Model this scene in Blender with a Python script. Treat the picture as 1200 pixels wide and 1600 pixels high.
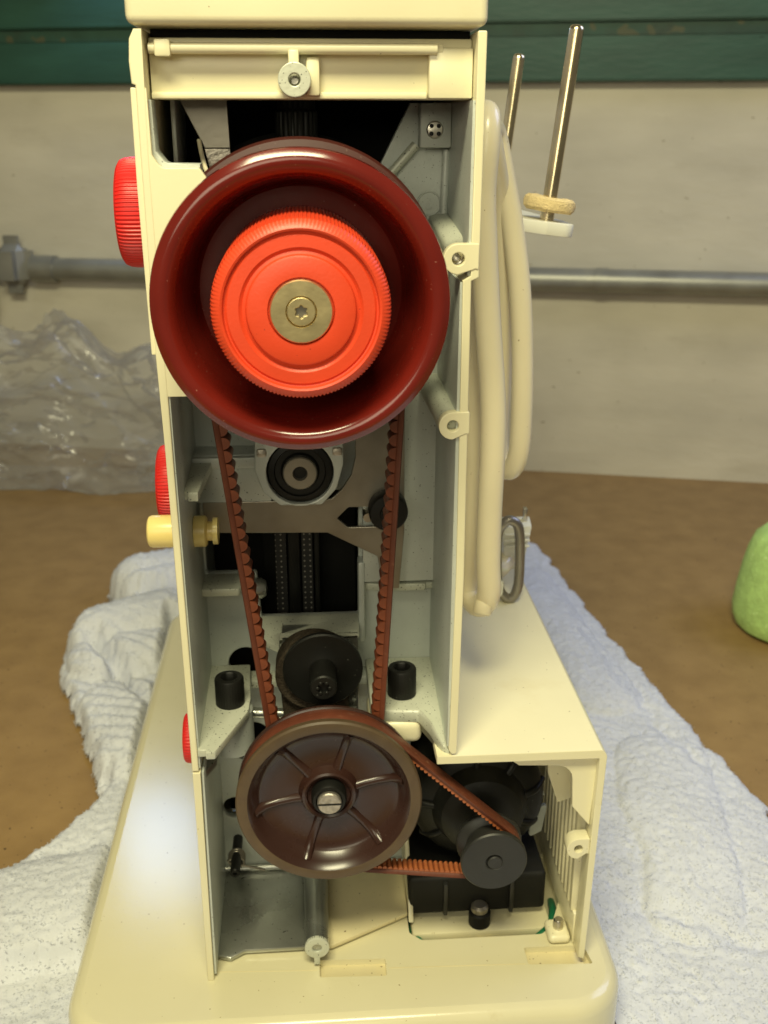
import bpy, bmesh, math, random
import numpy as np
from mathutils import Vector, Matrix, noise as mn

random.seed(4); np.random.seed(4)
R = math.radians
S = 0.001                                   # all coordinates below are millimetres
sc = bpy.context.scene
for o in list(bpy.data.objects): bpy.data.objects.remove(o)
col = sc.collection

# ---------------------------------------------------------------- camera
cam_d = bpy.data.cameras.new('camera'); cam = bpy.data.objects.new('camera', cam_d); col.objects.link(cam)
cam.location = (0, -.330, .349)
cam.rotation_euler = (R(90 - 20.289), 0, R(-4.162))
cam_d.sensor_fit = 'VERTICAL'; cam_d.sensor_height = 24; cam_d.sensor_width = 18; cam_d.lens = 24.75
cam_d.clip_start = .01; cam_d.clip_end = 50
cam_d.dof.use_dof = True; cam_d.dof.focus_distance = .345; cam_d.dof.aperture_fstop = 14
sc.camera = cam

# ---------------------------------------------------------------- world and lamps
w = bpy.data.worlds.new('World'); sc.world = w; w.use_nodes = True
bg = w.node_tree.nodes['Background']; bg.inputs[0].default_value = (1.0, .91, .66, 1); bg.inputs[1].default_value = .13
def area(name, loc, target, sx, sy, power, color):
    d = bpy.data.lights.new(name, 'AREA'); d.shape = 'RECTANGLE'; d.size = sx * S; d.size_y = sy * S
    d.energy = power; d.color = color
    o = bpy.data.objects.new(name, d); col.objects.link(o)
    o.location = Vector(loc) * S
    o.rotation_euler = (Vector(target) - Vector(loc)).to_track_quat('-Z', 'Y').to_euler()
    return o
area('ceiling_lamp', (-70, -420, 900), (0, 40, 200), 380, 180, 9.6, (1.0, .93, .58))
area('room_lamp', (-260, -950, 620), (10, 0, 220), 620, 420, 3.8, (1.0, .93, .66))
area('cool_lamp', (-195, 775, 555), (-40, 100, 40), 100, 130, .55, (.36, .56, 1.0))
area('cool_window', (900, 250, 900), (150, 150, 0), 500, 500, 4.6, (.50, .60, 1.0))
vs = sc.view_settings; vs.view_transform = 'Standard'; vs.look = 'None'; vs.gamma = 1; vs.exposure = -.16
vs.use_curve_mapping = False

# ---------------------------------------------------------------- materials
M = {}
def mat(name, color, rough=.5, metal=0, var=.06, vscale=60, bump=0, bscale=400, specks=0, sscale=500,
        speck_color=(.02, .02, .018), coat=0, color2=None, stretch=None, rvar=.0, spec=.5, sub=0, stain=None):
    m = bpy.data.materials.new(name); m.use_nodes = True
    nt = m.node_tree; n = nt.nodes; l = nt.links; b = n['Principled BSDF']
    b.inputs['Roughness'].default_value = rough; b.inputs['Metallic'].default_value = metal
    b.inputs['Specular IOR Level'].default_value = spec
    b.inputs['Coat Weight'].default_value = coat; b.inputs['Coat Roughness'].default_value = .12
    if sub:
        b.inputs['Subsurface Weight'].default_value = sub
        b.inputs['Subsurface Radius'].default_value = (.004, .003, .002)
    tc = n.new('ShaderNodeTexCoord'); mp = n.new('ShaderNodeMapping'); l.new(tc.outputs['Object'], mp.inputs[0])
    if stretch: mp.inputs['Scale'].default_value = stretch
    nz = n.new('ShaderNodeTexNoise'); nz.inputs['Scale'].default_value = vscale; nz.inputs['Detail'].default_value = 5
    l.new(mp.outputs[0], nz.inputs[0])
    rp = n.new('ShaderNodeValToRGB'); l.new(nz.outputs[0], rp.inputs[0])
    c = Vector(color); c2 = Vector(color2) if color2 else c * (1 + var); c1 = c * (1 - var) if not color2 else c
    rp.color_ramp.elements[0].position = .32; rp.color_ramp.elements[1].position = .68
    rp.color_ramp.elements[0].color = (*c1, 1); rp.color_ramp.elements[1].color = (*c2, 1)
    out = rp.outputs[0]
    if stain:
        s2 = n.new('ShaderNodeTexNoise'); s2.inputs['Scale'].default_value = stain[0]; s2.inputs['Detail'].default_value = 6
        s2.inputs['Roughness'].default_value = .65
        l.new(mp.outputs[0], s2.inputs[0])
        r2 = n.new('ShaderNodeValToRGB'); r2.color_ramp.elements[0].position = stain[1]; r2.color_ramp.elements[1].position = stain[1] + .12
        r2.color_ramp.elements[0].color = (0, 0, 0, 1); r2.color_ramp.elements[1].color = (stain[2],) * 3 + (1,)
        l.new(s2.outputs[0], r2.inputs[0])
        mx = n.new('ShaderNodeMix'); mx.data_type = 'RGBA'
        l.new(r2.outputs[0], mx.inputs[0]); l.new(out, mx.inputs[6]); mx.inputs[7].default_value = (*stain[3], 1)
        out = mx.outputs[2]
    if specks:
        v = n.new('ShaderNodeTexNoise'); v.inputs['Scale'].default_value = sscale; v.inputs['Detail'].default_value = 1
        l.new(mp.outputs[0], v.inputs[0])
        r2 = n.new('ShaderNodeValToRGB'); p = .80 - specks
        r2.color_ramp.elements[0].position = p; r2.color_ramp.elements[1].position = p + .03
        l.new(v.outputs[0], r2.inputs[0])
        mx = n.new('ShaderNodeMix'); mx.data_type = 'RGBA'
        l.new(r2.outputs[0], mx.inputs[0]); l.new(out, mx.inputs[6]); mx.inputs[7].default_value = (*speck_color, 1)
        out = mx.outputs[2]
    l.new(out, b.inputs['Base Color'])
    if rvar:
        mr = n.new('ShaderNodeMapRange'); l.new(nz.outputs[0], mr.inputs[0])
        mr.inputs[3].default_value = max(0.02, rough - rvar); mr.inputs[4].default_value = rough + rvar
        l.new(mr.outputs[0], b.inputs['Roughness'])
    if bump:
        nb = n.new('ShaderNodeTexNoise'); nb.inputs['Scale'].default_value = bscale; nb.inputs['Detail'].default_value = 4
        l.new(mp.outputs[0], nb.inputs[0])
        bp = n.new('ShaderNodeBump'); bp.inputs['Strength'].default_value = bump; bp.inputs['Distance'].default_value = .001
        l.new(nb.outputs[0], bp.inputs['Height']); l.new(bp.outputs[0], b.inputs['Normal'])
    M[name] = m
    return m
mat('cream', (.77, .72, .50), .34, var=.03, vscale=25, stain=(18, .60, .35, (.66, .57, .33)), bump=.03, bscale=900, rvar=.05, specks=.02, sscale=700, speck_color=(.25, .2, .1), coat=.15)
mat('cream_base', (.68, .63, .42), .17, var=.03, vscale=20, bump=.02, bscale=500, rvar=.03, specks=.03, sscale=700, speck_color=(.3, .22, .1), coat=0, stain=(30, .66, .35, (.45, .36, .17)))
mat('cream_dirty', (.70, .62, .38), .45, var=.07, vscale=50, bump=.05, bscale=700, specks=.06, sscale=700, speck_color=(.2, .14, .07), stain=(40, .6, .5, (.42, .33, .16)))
mat('casting', (.53, .565, .53), .40, metal=.15, var=.10, vscale=35, bump=.12, bscale=700, specks=.07, sscale=1300, rvar=.08)
mat('casting_bright', (.55, .57, .48), .40, metal=.15, var=.08, vscale=40, bump=.12, bscale=700, specks=.11, sscale=1300, rvar=.08)
mat('casting_bare', (.42, .43, .40), .29, metal=.85, var=.18, vscale=30, bump=.15, bscale=500, specks=.06, sscale=700, rvar=.1)
mat('steel', (.62, .59, .52), .26, metal=1, var=.08, vscale=80, rvar=.08, stretch=(1, 1, .15))
mat('pin_steel', (.78, .66, .42), .22, metal=1, var=.12, vscale=70, rvar=.08)  # yellow tint puts the warm surroundings' reflection into the pin colour
mat('steel_brown', (.31, .285, .24), .36, metal=.75, var=.15, vscale=60, rvar=.1, bump=.05)
mat('steel_rough', (.50, .46, .40), .45, metal=.8, var=.25, vscale=500, bump=.3, bscale=900)
mat('brass', (.80, .67, .36), .36, metal=1, var=.08, vscale=150, rvar=.08, bump=.04, bscale=800)
mat('red', (.70, .060, .018), .42, var=.05, vscale=90, bump=.06, bscale=1200, specks=.03, sscale=900, speck_color=(.3, .03, .02))
mat('red_side', (.62, .015, .012), .40, var=.05, vscale=90, bump=.04, bscale=900)
mat('maroon', (.135, .011, .007), .17, var=.12, vscale=40, rvar=.05, coat=.3, specks=.035, sscale=1100, speck_color=(.30, .12, .09))
mat('brown', (.036, .015, .011), .27, var=.12, vscale=40, rvar=.06, coat=.12, specks=.02, sscale=900, speck_color=(.12, .08, .06))
mat('flange_shaded', (.055, .012, .009), .42, var=.15, vscale=60, specks=.04, sscale=900, speck_color=(.12, .06, .05))  # darker than the wheel: the rear ring's shadow is put into the colour
mat('brown_rim', (.095, .062, .033), .48, var=.18, vscale=70, rvar=.1, specks=.05, sscale=900, speck_color=(.05, .03, .02), stain=(120, .55, .5, (.07, .04, .025)))
mat('belt', (.125, .032, .015), .50, var=.15, vscale=120, bump=.1, bscale=900, stain=(300, .62, .5, (.34, .17, .10)))
mat('belt_tooth', (.165, .042, .018), .40, var=.15, vscale=200, bump=.1, bscale=900)
mat('belt_orange', (.36, .105, .035), .45, var=.2, vscale=300, bump=.2, bscale=1500, specks=.1, sscale=1500, speck_color=(.55, .30, .12))
mat('black', (.008, .008, .007), .45, var=.2, vscale=60, rvar=.1, spec=.3, specks=.02, sscale=900, speck_color=(.1, .1, .09))
mat('black_matt', (.008, .008, .007), .60, var=.2, vscale=60, spec=.25)
mat('dark_pulley', (.019, .019, .018), .45, var=.15, vscale=90, rvar=.08, bump=.06, bscale=800)
mat('shade_black', (.006, .006, .005), .8)  # near-black that stands for the shade in gaps, slots and the cavity
mat('felt', (.78, .62, .33), .95, var=.12, vscale=300, bump=.8, bscale=1500, spec=.1)
mat('felt_dark', (.07, .055, .04), .95, var=.3, vscale=600, bump=.8, bscale=1500, spec=.1)
mat('white', (.80, .79, .68), .35, var=.03)
mat('cord', (.82, .74, .52), .30, var=.04, vscale=25, bump=.04, bscale=300, specks=.02, sscale=500, speck_color=(.4, .3, .15), sub=.06, coat=.35)
mat('lever', (.85, .68, .25), .30, var=.03)
mat('wire_green', (.01, .16, .07), .4); mat('wire_yellow', (.75, .62, .04), .4)
mat('grey_plate', (.36, .39, .37), .5, var=.08)
mat('conduit_metal', (.30, .30, .27), .42, metal=.55, var=.15, vscale=30, rvar=.1, bump=.05, bscale=200, stain=(25, .62, .7, (.45, .43, .34)))
mat('box_metal', (.30, .30, .28), .5, metal=.5, var=.2, vscale=25, bump=.2, bscale=120)
mat('green_foam', (.45, .67, .22), .75, var=.12, vscale=120, bump=.9, bscale=420, specks=.12, sscale=330, speck_color=(.62, .85, .35), spec=.3, sub=.1)
mat('wall_paint', (.60, .565, .475), .75, var=.09, vscale=9, bump=.5, bscale=45, stretch=(1, 1, 2.6), specks=.05, sscale=90, speck_color=(.32, .28, .20), spec=.25, stain=(7, .58, .35, (.44, .40, .31)))
mat('green_paint', (.026, .082, .058), .45, var=.15, vscale=12, bump=.25, bscale=60, stretch=(1, 1, 4), specks=.03, sscale=70, speck_color=(.008, .03, .02), spec=.35)
mat('green_worn', (.018, .060, .040), .6, var=.25, vscale=30, bump=.4, bscale=90, specks=.12, sscale=60, speck_color=(.07, .08, .04), stain=(14, .5, .6, (.03, .035, .022)))
mat('hardboard', (.275, .170, .064), .58, color2=(.335, .212, .082), vscale=45, bump=.22, bscale=700, specks=.07, sscale=420, speck_color=(.05, .025, .012), spec=.3, stain=(9, .60, .35, (.22, .135, .055)))
mat('terry', (.66, .68, .745), .95, var=.04, vscale=40, spec=.12, stain=(14, .67, .35, (.66, .63, .56)))
def translucent(name, amount, c):
    nt = M[name].node_tree; b = nt.nodes['Principled BSDF']; o = nt.nodes['Material Output']
    t = nt.nodes.new('ShaderNodeBsdfTranslucent'); t.inputs[0].default_value = (*c, 1); x = nt.nodes.new('ShaderNodeMixShader'); x.inputs[0].default_value = amount
    nt.links.new(b.outputs[0], x.inputs[1]); nt.links.new(t.outputs[0], x.inputs[2]); nt.links.new(x.outputs[0], o.inputs[0])
mat('pile', (.70, .72, .78), .95, var=.03, vscale=40, spec=.1); translucent('pile', .6, (.80, .81, .84))
# clear plastic film
m = bpy.data.materials.new('film'); m.use_nodes = True; nt = m.node_tree; nt.nodes.clear()
no = nt.nodes.new('ShaderNodeOutputMaterial'); tr = nt.nodes.new('ShaderNodeBsdfTransparent'); gl = nt.nodes.new('ShaderNodeBsdfGlossy')
df = nt.nodes.new('ShaderNodeBsdfTranslucent'); df2 = nt.nodes.new('ShaderNodeBsdfDiffuse'); m1 = nt.nodes.new('ShaderNodeMixShader'); m2 = nt.nodes.new('ShaderNodeMixShader'); m3 = nt.nodes.new('ShaderNodeMixShader')
tr.inputs[0].default_value = (.97, .97, .97, 1); gl.inputs['Roughness'].default_value = .16; df.inputs[0].default_value = (.85, .86, .85, 1); df2.inputs[0].default_value = (.85, .86, .85, 1)
fr = nt.nodes.new('ShaderNodeFresnel'); fr.inputs[0].default_value = 1.55
m3.inputs[0].default_value = .5; nt.links.new(df.outputs[0], m3.inputs[1]); nt.links.new(df2.outputs[0], m3.inputs[2])
m1.inputs[0].default_value = .21; nt.links.new(tr.outputs[0], m1.inputs[1]); nt.links.new(m3.outputs[0], m1.inputs[2])
fm = nt.nodes.new('ShaderNodeMath'); fm.operation = 'MULTIPLY'; fm.inputs[1].default_value = .5; nt.links.new(fr.outputs[0], fm.inputs[0]); nt.links.new(fm.outputs[0], m2.inputs[0]); nt.links.new(m1.outputs[0], m2.inputs[1]); nt.links.new(gl.outputs[0], m2.inputs[2]); nt.links.new(m2.outputs[0], no.inputs[0])
M['film'] = m
# perforated dark tape (rows of pale print dots)
m = mat('dotted', (.016, .016, .016), .5, var=.1)
nt = m.node_tree; tc = nt.nodes.new('ShaderNodeTexCoord'); sp = nt.nodes.new('ShaderNodeSeparateXYZ'); nt.links.new(tc.outputs['Object'], sp.inputs[0])
def mth(op, a, b=None):
    x = nt.nodes.new('ShaderNodeMath'); x.operation = op
    for i, v in enumerate((a, b)):
        if v is None: continue
        if isinstance(v, (int, float)): x.inputs[i].default_value = v
        else: nt.links.new(v, x.inputs[i])
    return x.outputs[0]
dx = mth('ABSOLUTE', mth('SUBTRACT', mth('FRACT', mth('MULTIPLY', sp.outputs[0], 420)), .5)); dz = mth('ABSOLUTE', mth('SUBTRACT', mth('FRACT', mth('MULTIPLY', sp.outputs[2], 420)), .5))
dot = mth('LESS_THAN', mth('ADD', mth('POWER', dx, 2.0), mth('POWER', dz, 2.0)), .022)
b = nt.nodes['Principled BSDF']; src = b.inputs['Base Color'].links[0].from_socket
mx = nt.nodes.new('ShaderNodeMix'); mx.data_type = 'RGBA'; nt.links.new(dot, mx.inputs[0]); nt.links.new(src, mx.inputs[6]); mx.inputs[7].default_value = (.30, .28, .24, 1); nt.links.new(mx.outputs[2], b.inputs['Base Color'])

# ---------------------------------------------------------------- helpers
OFF = Vector((0, 0, 0))                     # base of the thing that is being built, in mm
def finish(name, me, m, parent, smooth=True, ang=35):
    me.materials.clear(); me.materials.append(M[m] if isinstance(m, str) else m)
    if smooth:
        for p in me.polygons: p.use_smooth = True
        me.set_sharp_from_angle(angle=R(ang))
    o = bpy.data.objects.new(name, me); col.objects.link(o)
    if parent: o.parent = parent
    return o
def mesh(name, verts, faces, m, parent=None, smooth=True, ang=35, fix=True):
    me = bpy.data.meshes.new(name)
    me.from_pydata([tuple((Vector(v) - OFF) * S) for v in verts], [], faces); me.update()
    if fix:
        bm = bmesh.new(); bm.from_mesh(me); bmesh.ops.recalc_face_normals(bm, faces=bm.faces); bm.to_mesh(me); bm.free()
    return finish(name, me, m, parent, smooth, ang)
def box(name, x0, x1, y0, y1, z0, z1, m, parent=None, bev=.5, seg=2):
    bm = bmesh.new(); bmesh.ops.create_cube(bm, size=1)
    for v in bm.verts:
        v.co = Vector(((x0 + x1) / 2 + v.co.x * (x1 - x0), (y0 + y1) / 2 + v.co.y * (y1 - y0), (z0 + z1) / 2 + v.co.z * (z1 - z0)))
    if bev: bmesh.ops.bevel(bm, geom=list(bm.edges), offset=bev, segments=seg, affect='EDGES', profile=.5)
    for v in bm.verts: v.co = (v.co - OFF) * S
    me = bpy.data.meshes.new(name); bm.to_mesh(me); bm.free()
    return finish(name, me, m, parent)
def fil(pts, default=0, seg=5):
    """polygon with rounded corners; a point is (a, b) or (a, b, radius)"""
    out = []; n = len(pts)
    for i in range(n):
        p = Vector(pts[i][:2]); r = pts[i][2] if len(pts[i]) > 2 else default
        if r <= 0: out.append(tuple(p)); continue
        a = (Vector(pts[i - 1][:2]) - p); c = (Vector(pts[(i + 1) % n][:2]) - p)
        la, lc = a.length, c.length; a.normalize(); c.normalize()
        half = a.angle(c) / 2; t = min(r / math.tan(half), la * .49, lc * .49); rr = t * math.tan(half)
        ce = p + (a + c).normalized() * (rr / math.sin(half)); s = p + a * t - ce; e = p + c * t - ce
        a0 = math.atan2(s.y, s.x); a1 = math.atan2(e.y, e.x); d = (a1 - a0 + math.pi) % (2 * math.pi) - math.pi
        for k in range(seg + 1):
            g = a0 + d * k / seg; out.append((ce.x + rr * math.cos(g), ce.y + rr * math.sin(g)))
    return out
def circ(cx, cy, r, n=40): return [(cx + r * math.cos(2 * math.pi * i / n), cy + r * math.sin(2 * math.pi * i / n)) for i in range(n)]
def sarea(p): return sum(p[i - 1][0] * p[i][1] - p[i][0] * p[i - 1][1] for i in range(len(p))) / 2
def flat(outline, holes, half, bev):
    cu = bpy.data.curves.new('outline', 'CURVE'); cu.dimensions = '2D'; cu.fill_mode = 'BOTH' if half > 0 else 'BACK'
    cu.extrude = max(half - bev, 0); cu.bevel_depth = bev; cu.bevel_resolution = 1; cu.offset = -bev
    for k, p in enumerate([outline] + list(holes)):
        a = sarea(p)
        if (k == 0 and a > 0) or (k > 0 and a < 0): p = p[::-1]
        s = cu.splines.new('POLY'); s.points.add(len(p) - 1); s.use_cyclic_u = True
        for q, pt in zip(p, s.points): pt.co = (q[0], q[1], 0, 1)
    ob = bpy.data.objects.new('outline', cu); col.objects.link(ob)
    bpy.context.view_layer.update()
    me = bpy.data.meshes.new_from_object(ob.evaluated_get(bpy.context.evaluated_depsgraph_get()))
    bpy.data.objects.remove(ob); bpy.data.curves.remove(cu)
    return me
def plate(name, outline, c0, c1, m, parent=None, holes=(), bev=.35, axis='y', ang=35):
    """flat outline (x, z) thickened along y from c0 to c1; axis 'z' takes (x, y); axis 'x' takes (y, z)"""
    me = flat(outline, holes, (c1 - c0) / 2, bev); mid = (c0 + c1) / 2
    for v in me.vertices:
        a, b_, c = v.co
        q = {'y': (a, mid - c, b_), 'z': (a, b_, mid + c), 'x': (mid + c, a, b_)}[axis]
        v.co = (Vector(q) - OFF) * S
    return finish(name, me, m, parent, True, ang)
def lathe(name, prof, c, m, parent=None, axis='y', seg=72, knurl=None, ang=32, caps=(True, True)):
    """profile of (radius, position along axis) spun about a line through c; knurl = (first row, last row, count, depth)"""
    vs, fs = [], []
    if knurl: seg = knurl[2] * 4
    for i, (r, a) in enumerate(prof):
        for j in range(seg):
            rr = max(r, 1e-4)
            if knurl and knurl[0] <= i <= knurl[1] and j % 4 in (0, 3): rr *= 1 - knurl[3]
            t = 2 * math.pi * j / seg; u, v = rr * math.cos(t), rr * math.sin(t)
            if axis == 'y': vs.append((c[0] + u, c[1] + a, c[2] + v))
            elif axis == 'z': vs.append((c[0] + u, c[1] + v, c[2] + a))
            else: vs.append((c[0] + a, c[1] + u, c[2] + v))
    n = len(prof)
    for i in range(n - 1):
        for j in range(seg):
            k = (j + 1) % seg; fs.append((i * seg + j, i * seg + k, (i + 1) * seg + k, (i + 1) * seg + j))
    if caps[0]: fs.append(tuple(range(seg)))
    if caps[1]: fs.append(tuple((n - 1) * seg + j for j in range(seg)))
    return mesh(name, vs, fs, m, parent, True, ang)
def smooth_path(pts, sub=8, closed=False):
    P = [Vector(p) for p in pts]; n = len(P); out = []
    for i in range(n if closed else n - 1):
        g = (lambda k: P[k % n]) if closed else (lambda k: P[max(0, min(n - 1, k))])
        a, b_, c, d = g(i - 1), g(i), g(i + 1), g(i + 2)
        for k in range(sub):
            t = k / sub
            out.append(.5 * ((2 * b_) + (c - a) * t + (2 * a - 5 * b_ + 4 * c - d) * t * t + (3 * b_ - a - 3 * c + d) * t ** 3))
    if not closed: out.append(P[-1])
    return out
def tube(name, pts, r, m, parent=None, seg=14, closed=False, sub=8, radii=None, smooth=True):
    p = smooth_path(pts, sub, closed) if sub else [Vector(q) for q in pts]
    n = len(p); vs, fs = [], []; ref = None
    for i in range(n):
        t = (p[(i + 1) % n] - p[i - 1]) if closed else (p[min(i + 1, n - 1)] - p[max(i - 1, 0)])
        t.normalize()
        if ref is None: ref = t.orthogonal().normalized()
        ref = (ref - t * ref.dot(t)).normalized(); bi = t.cross(ref)
        rr = radii(i / (n - 1)) if radii else r
        for j in range(seg):
            a = 2 * math.pi * j / seg; vs.append(p[i] + ref * rr * math.cos(a) + bi * rr * math.sin(a))
    for i in range(n if closed else n - 1):
        for j in range(seg):
            k = (j + 1) % seg; i2 = (i + 1) % n; fs.append((i * seg + j, i * seg + k, i2 * seg + k, i2 * seg + j))
    if not closed: fs += [tuple(range(seg)), tuple((n - 1) * seg + j for j in range(seg))]
    return mesh(name, vs, fs, m, parent, smooth, 50)
def slab(name, top, th, m, parent=None, bev=.5):
    """polygon of 3-D points with a thickness straight down"""
    bm = bmesh.new(); n = len(top)
    a = [bm.verts.new(p) for p in top]; b_ = [bm.verts.new((p[0], p[1], p[2] - th)) for p in top]
    bm.faces.new(a); bm.faces.new(b_[::-1])
    for i in range(n): bm.faces.new((a[i - 1], a[i], b_[i], b_[i - 1]))
    bmesh.ops.recalc_face_normals(bm, faces=bm.faces)
    if bev: bmesh.ops.bevel(bm, geom=list(bm.edges), offset=bev, segments=2, affect='EDGES', profile=.5)
    for v in bm.verts: v.co = (v.co - OFF) * S
    me = bpy.data.meshes.new(name); bm.to_mesh(me); bm.free()
    return finish(name, me, m, parent)
def joined(name, objs, m=None, parent=None):
    """several helper meshes become one mesh object"""
    bm = bmesh.new()
    for o in objs: bm.from_mesh(o.data)
    me = bpy.data.meshes.new(name); bm.to_mesh(me); bm.free()
    mm = m or objs[0].data.materials[0]
    for o in objs: bpy.data.objects.remove(o)
    return finish(name, me, mm, parent)
def tag(o, label=None, cat=None, group=None, kind=None):
    if label: o['label'] = label
    if cat: o['category'] = cat
    if group: o['group'] = group
    if kind: o['kind'] = kind
    return o
def empty(name, loc):
    o = bpy.data.objects.new(name, None); col.objects.link(o); o.location = Vector(loc) * S; o.empty_display_size = .02
    return o

# ================================================================ setting
WA = Vector((227.6, 728.3, 0)); WU = Vector((.9703, -.2421, 0)); WN = Vector((-.2421, -.9703, 0))
def W(s, h, d): return WA + WU * s + WN * d + Vector((0, 0, h))
def wall_board(name, s0, s1, h0, h1, d0, d1, m, bev=1.0):
    bm = bmesh.new(); bmesh.ops.create_cube(bm, size=1)
    for v in bm.verts: v.co = Vector(((s0 + s1) / 2 + v.co.x * (s1 - s0), (d0 + d1) / 2 + v.co.y * (d1 - d0), (h0 + h1) / 2 + v.co.z * (h1 - h0)))
    if bev: bmesh.ops.bevel(bm, geom=list(bm.edges), offset=bev, segments=2, affect='EDGES')
    for v in bm.verts: v.co *= S
    me = bpy.data.meshes.new(name); bm.to_mesh(me); bm.free()
    o = finish(name, me, m, None)
    o.matrix_world = Matrix(((WU.x, WN.x, 0, WA.x * S), (WU.y, WN.y, 0, WA.y * S), (0, 0, 1, 0), (0, 0, 0, 1)))
    return o
o = box('workbench', -1100, 1000, -420, 1100, -30, 0, 'hardboard', None, bev=1); tag(o, kind='structure')
o = wall_board('wall', -1200, 800, -60, 384, -30, 0, 'wall_paint'); tag(o, kind='structure')
o = wall_board('wall_upper', -1200, 800, 386, 1100, -30, -2, 'wall_paint'); tag(o, kind='structure')
rail = empty('green_rail', WA + Vector((0, 0, 384)))
tag(rail, 'dark green painted timber rail along the wall above the grey boards', 'rail')
for nm, a in (('board', (-1200, 800, 384, 422, -1, 16, 'green_paint', 1.5)), ('groove_strip', (-1200, 800, 422.5, 434, -1, 10, 'green_worn', .6)), ('board', (-1200, 800, 434.5, 530, -1, 15, 'green_paint', 1.5))):
    o = wall_board(nm, *a); mw = o.matrix_world.copy(); o.parent = rail; o.matrix_world = mw
    o.matrix_parent_inverse = Matrix.Translation(-rail.location)

# conduit and electrical box on the wall
OFF = W(0, 203, 14); con = empty('wall_conduit', OFF)
tag(con, 'grey metal conduit running horizontally along the wall behind the machine', 'conduit')
tube('pipe', [W(-505, 202, 14), W(-200, 203, 14), W(100, 203, 14), W(400, 203, 14)], 11.5, 'conduit_metal', con, seg=20)
tube('coupling', [W(-530, 202, 14), W(-504, 202, 14)], 14.0, 'conduit_metal', con, seg=12, sub=0)
tube('strap', [W(60, 203, 14), W(72, 203, 14)], 12.4, 'conduit_metal', con, seg=20, sub=0)
OFF = W(-560, 205, 0); jb = empty('electrical_box', OFF)
tag(jb, 'rounded grey metal electrical box at the left end of the conduit', 'electrical box')
def wbox(name, s0, s1, h0, h1, d0, d1, m, parent, bev=3):
    bm = bmesh.new(); bmesh.ops.create_cube(bm, size=1)
    for v in bm.verts: v.co = Vector(((s0 + s1) / 2 + v.co.x * (s1 - s0), (d0 + d1) / 2 + v.co.y * (d1 - d0), (h0 + h1) / 2 + v.co.z * (h1 - h0)))
    if bev: bmesh.ops.bevel(bm, geom=list(bm.edges), offset=bev, segments=3, affect='EDGES')
    for v in bm.verts: v.co = (W(v.co.x, v.co.z, v.co.y) - OFF) * S
    bmesh.ops.recalc_face_normals(bm, faces=bm.faces)
    me = bpy.data.meshes.new(name); bm.to_mesh(me); bm.free()
    return finish(name, me, m, parent)
wbox('body', -574, -528, 176, 236, 0, 34, 'box_metal', jb, 15)
wbox('cover_plate', -700, -568, 158, 246, 36, 41, 'conduit_metal', jb, 1.5)

# ================================================================ sewing machine
OFF = Vector((0, 150, 6)); mac = empty('sewing_machine', OFF)
tag(mac, 'cream sewing machine with its end cover removed, showing wheels, belts and motor', 'sewing machine')
bmat = 'cream'
# base ---------------------------------------------------------------------
out0 = fil([(-99, -25, 22), (118, -25, 24), (122, 345, 22), (-99, 345, 22)], seg=10)
def inset(p, d):
    n = len(p); o = []
    for i in range(n):
        a = Vector(p[i - 1]); b_ = Vector(p[i]); c = Vector(p[(i + 1) % n])
        n1 = Vector((-(b_ - a).y, (b_ - a).x)).normalized(); n2 = Vector((-(c - b_).y, (c - b_).x)).normalized()
        nn = (n1 + n2).normalized(); o.append(tuple(b_ + nn * d / max(.3, nn.dot(n1))))
    return o
def rings(prof, outline): return [[(x, y, z) for x, y in inset(outline, d)] for d, z in prof]
rg = rings([(1.5, 6), (0, 8), (0, 26), (.5, 28.4), (1.7, 30.3), (3.4, 31.5), (5.5, 32)], out0)
vs = [v for r in rg for v in r]; n = len(out0); fs = []
for i in range(len(rg) - 1):
    for j in range(n): k = (j + 1) % n; fs.append((i * n + j, i * n + k, (i + 1) * n + k, (i + 1) * n + j))
fs.append(tuple(range(n))[::-1])
side = mesh('side', vs, fs, 'cream_base')
h_motor = fil([(36, 66), (36, 20), (41, 15.5), (91, 15.5), (96, 20), (104, 38), (104, 66)], 3)
h_s1 = fil([(-1.5, 7.5), (-1.5, -1.5), (25, -2.6), (25, 6.5)], .8); h_s2 = fil([(82, 8.5), (82, -.8), (108, -2.2), (106.5, 8)], .8)
me = flat(inset(out0, 5.5), [h_motor, h_s1, h_s2], 0, 0)
for v in me.vertices: v.co = (Vector((v.co.x, v.co.y, 32)) - OFF) * S
top = finish('top', me, 'cream_base', None)
walls = []
for h, zb in ((h_motor, 10), (h_s1, 28), (h_s2, 28)):
    k = len(h); vs = [(x, y, 32) for x, y in h] + [(x, y, zb) for x, y in h]
    walls.append(mesh('hole_side', vs, [(i, (i + 1) % k, k + (i + 1) % k, k + i) for i in range(k)], 'cream_base', fix=False))
base = joined('base', [side, top] + walls, parent=mac)
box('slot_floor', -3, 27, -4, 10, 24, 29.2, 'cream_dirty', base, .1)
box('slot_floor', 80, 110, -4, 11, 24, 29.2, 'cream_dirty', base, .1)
box('tray', 33, 107, 12, 68, 8, 23, 'cream_base', base, .3)
box('tray_step', 37.5, 97, 21.5, 66, 23.2, 29.6, 'cream_base', base, 1.2)
for a in ([(-43, 4.2), (-2.5, 2.2)], [(26, 1.4), (81, -.4)]):
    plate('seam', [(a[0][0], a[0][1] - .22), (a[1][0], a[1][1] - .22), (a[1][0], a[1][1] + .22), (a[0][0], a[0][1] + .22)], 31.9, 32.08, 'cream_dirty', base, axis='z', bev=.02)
for x in (-60, 95):
    for y in (15, 310): lathe('rubber_foot', [(7, 0), (8, 1), (8, 3)], (x, y, 4.2), 'black_matt', base, 'z', 20)

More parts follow.
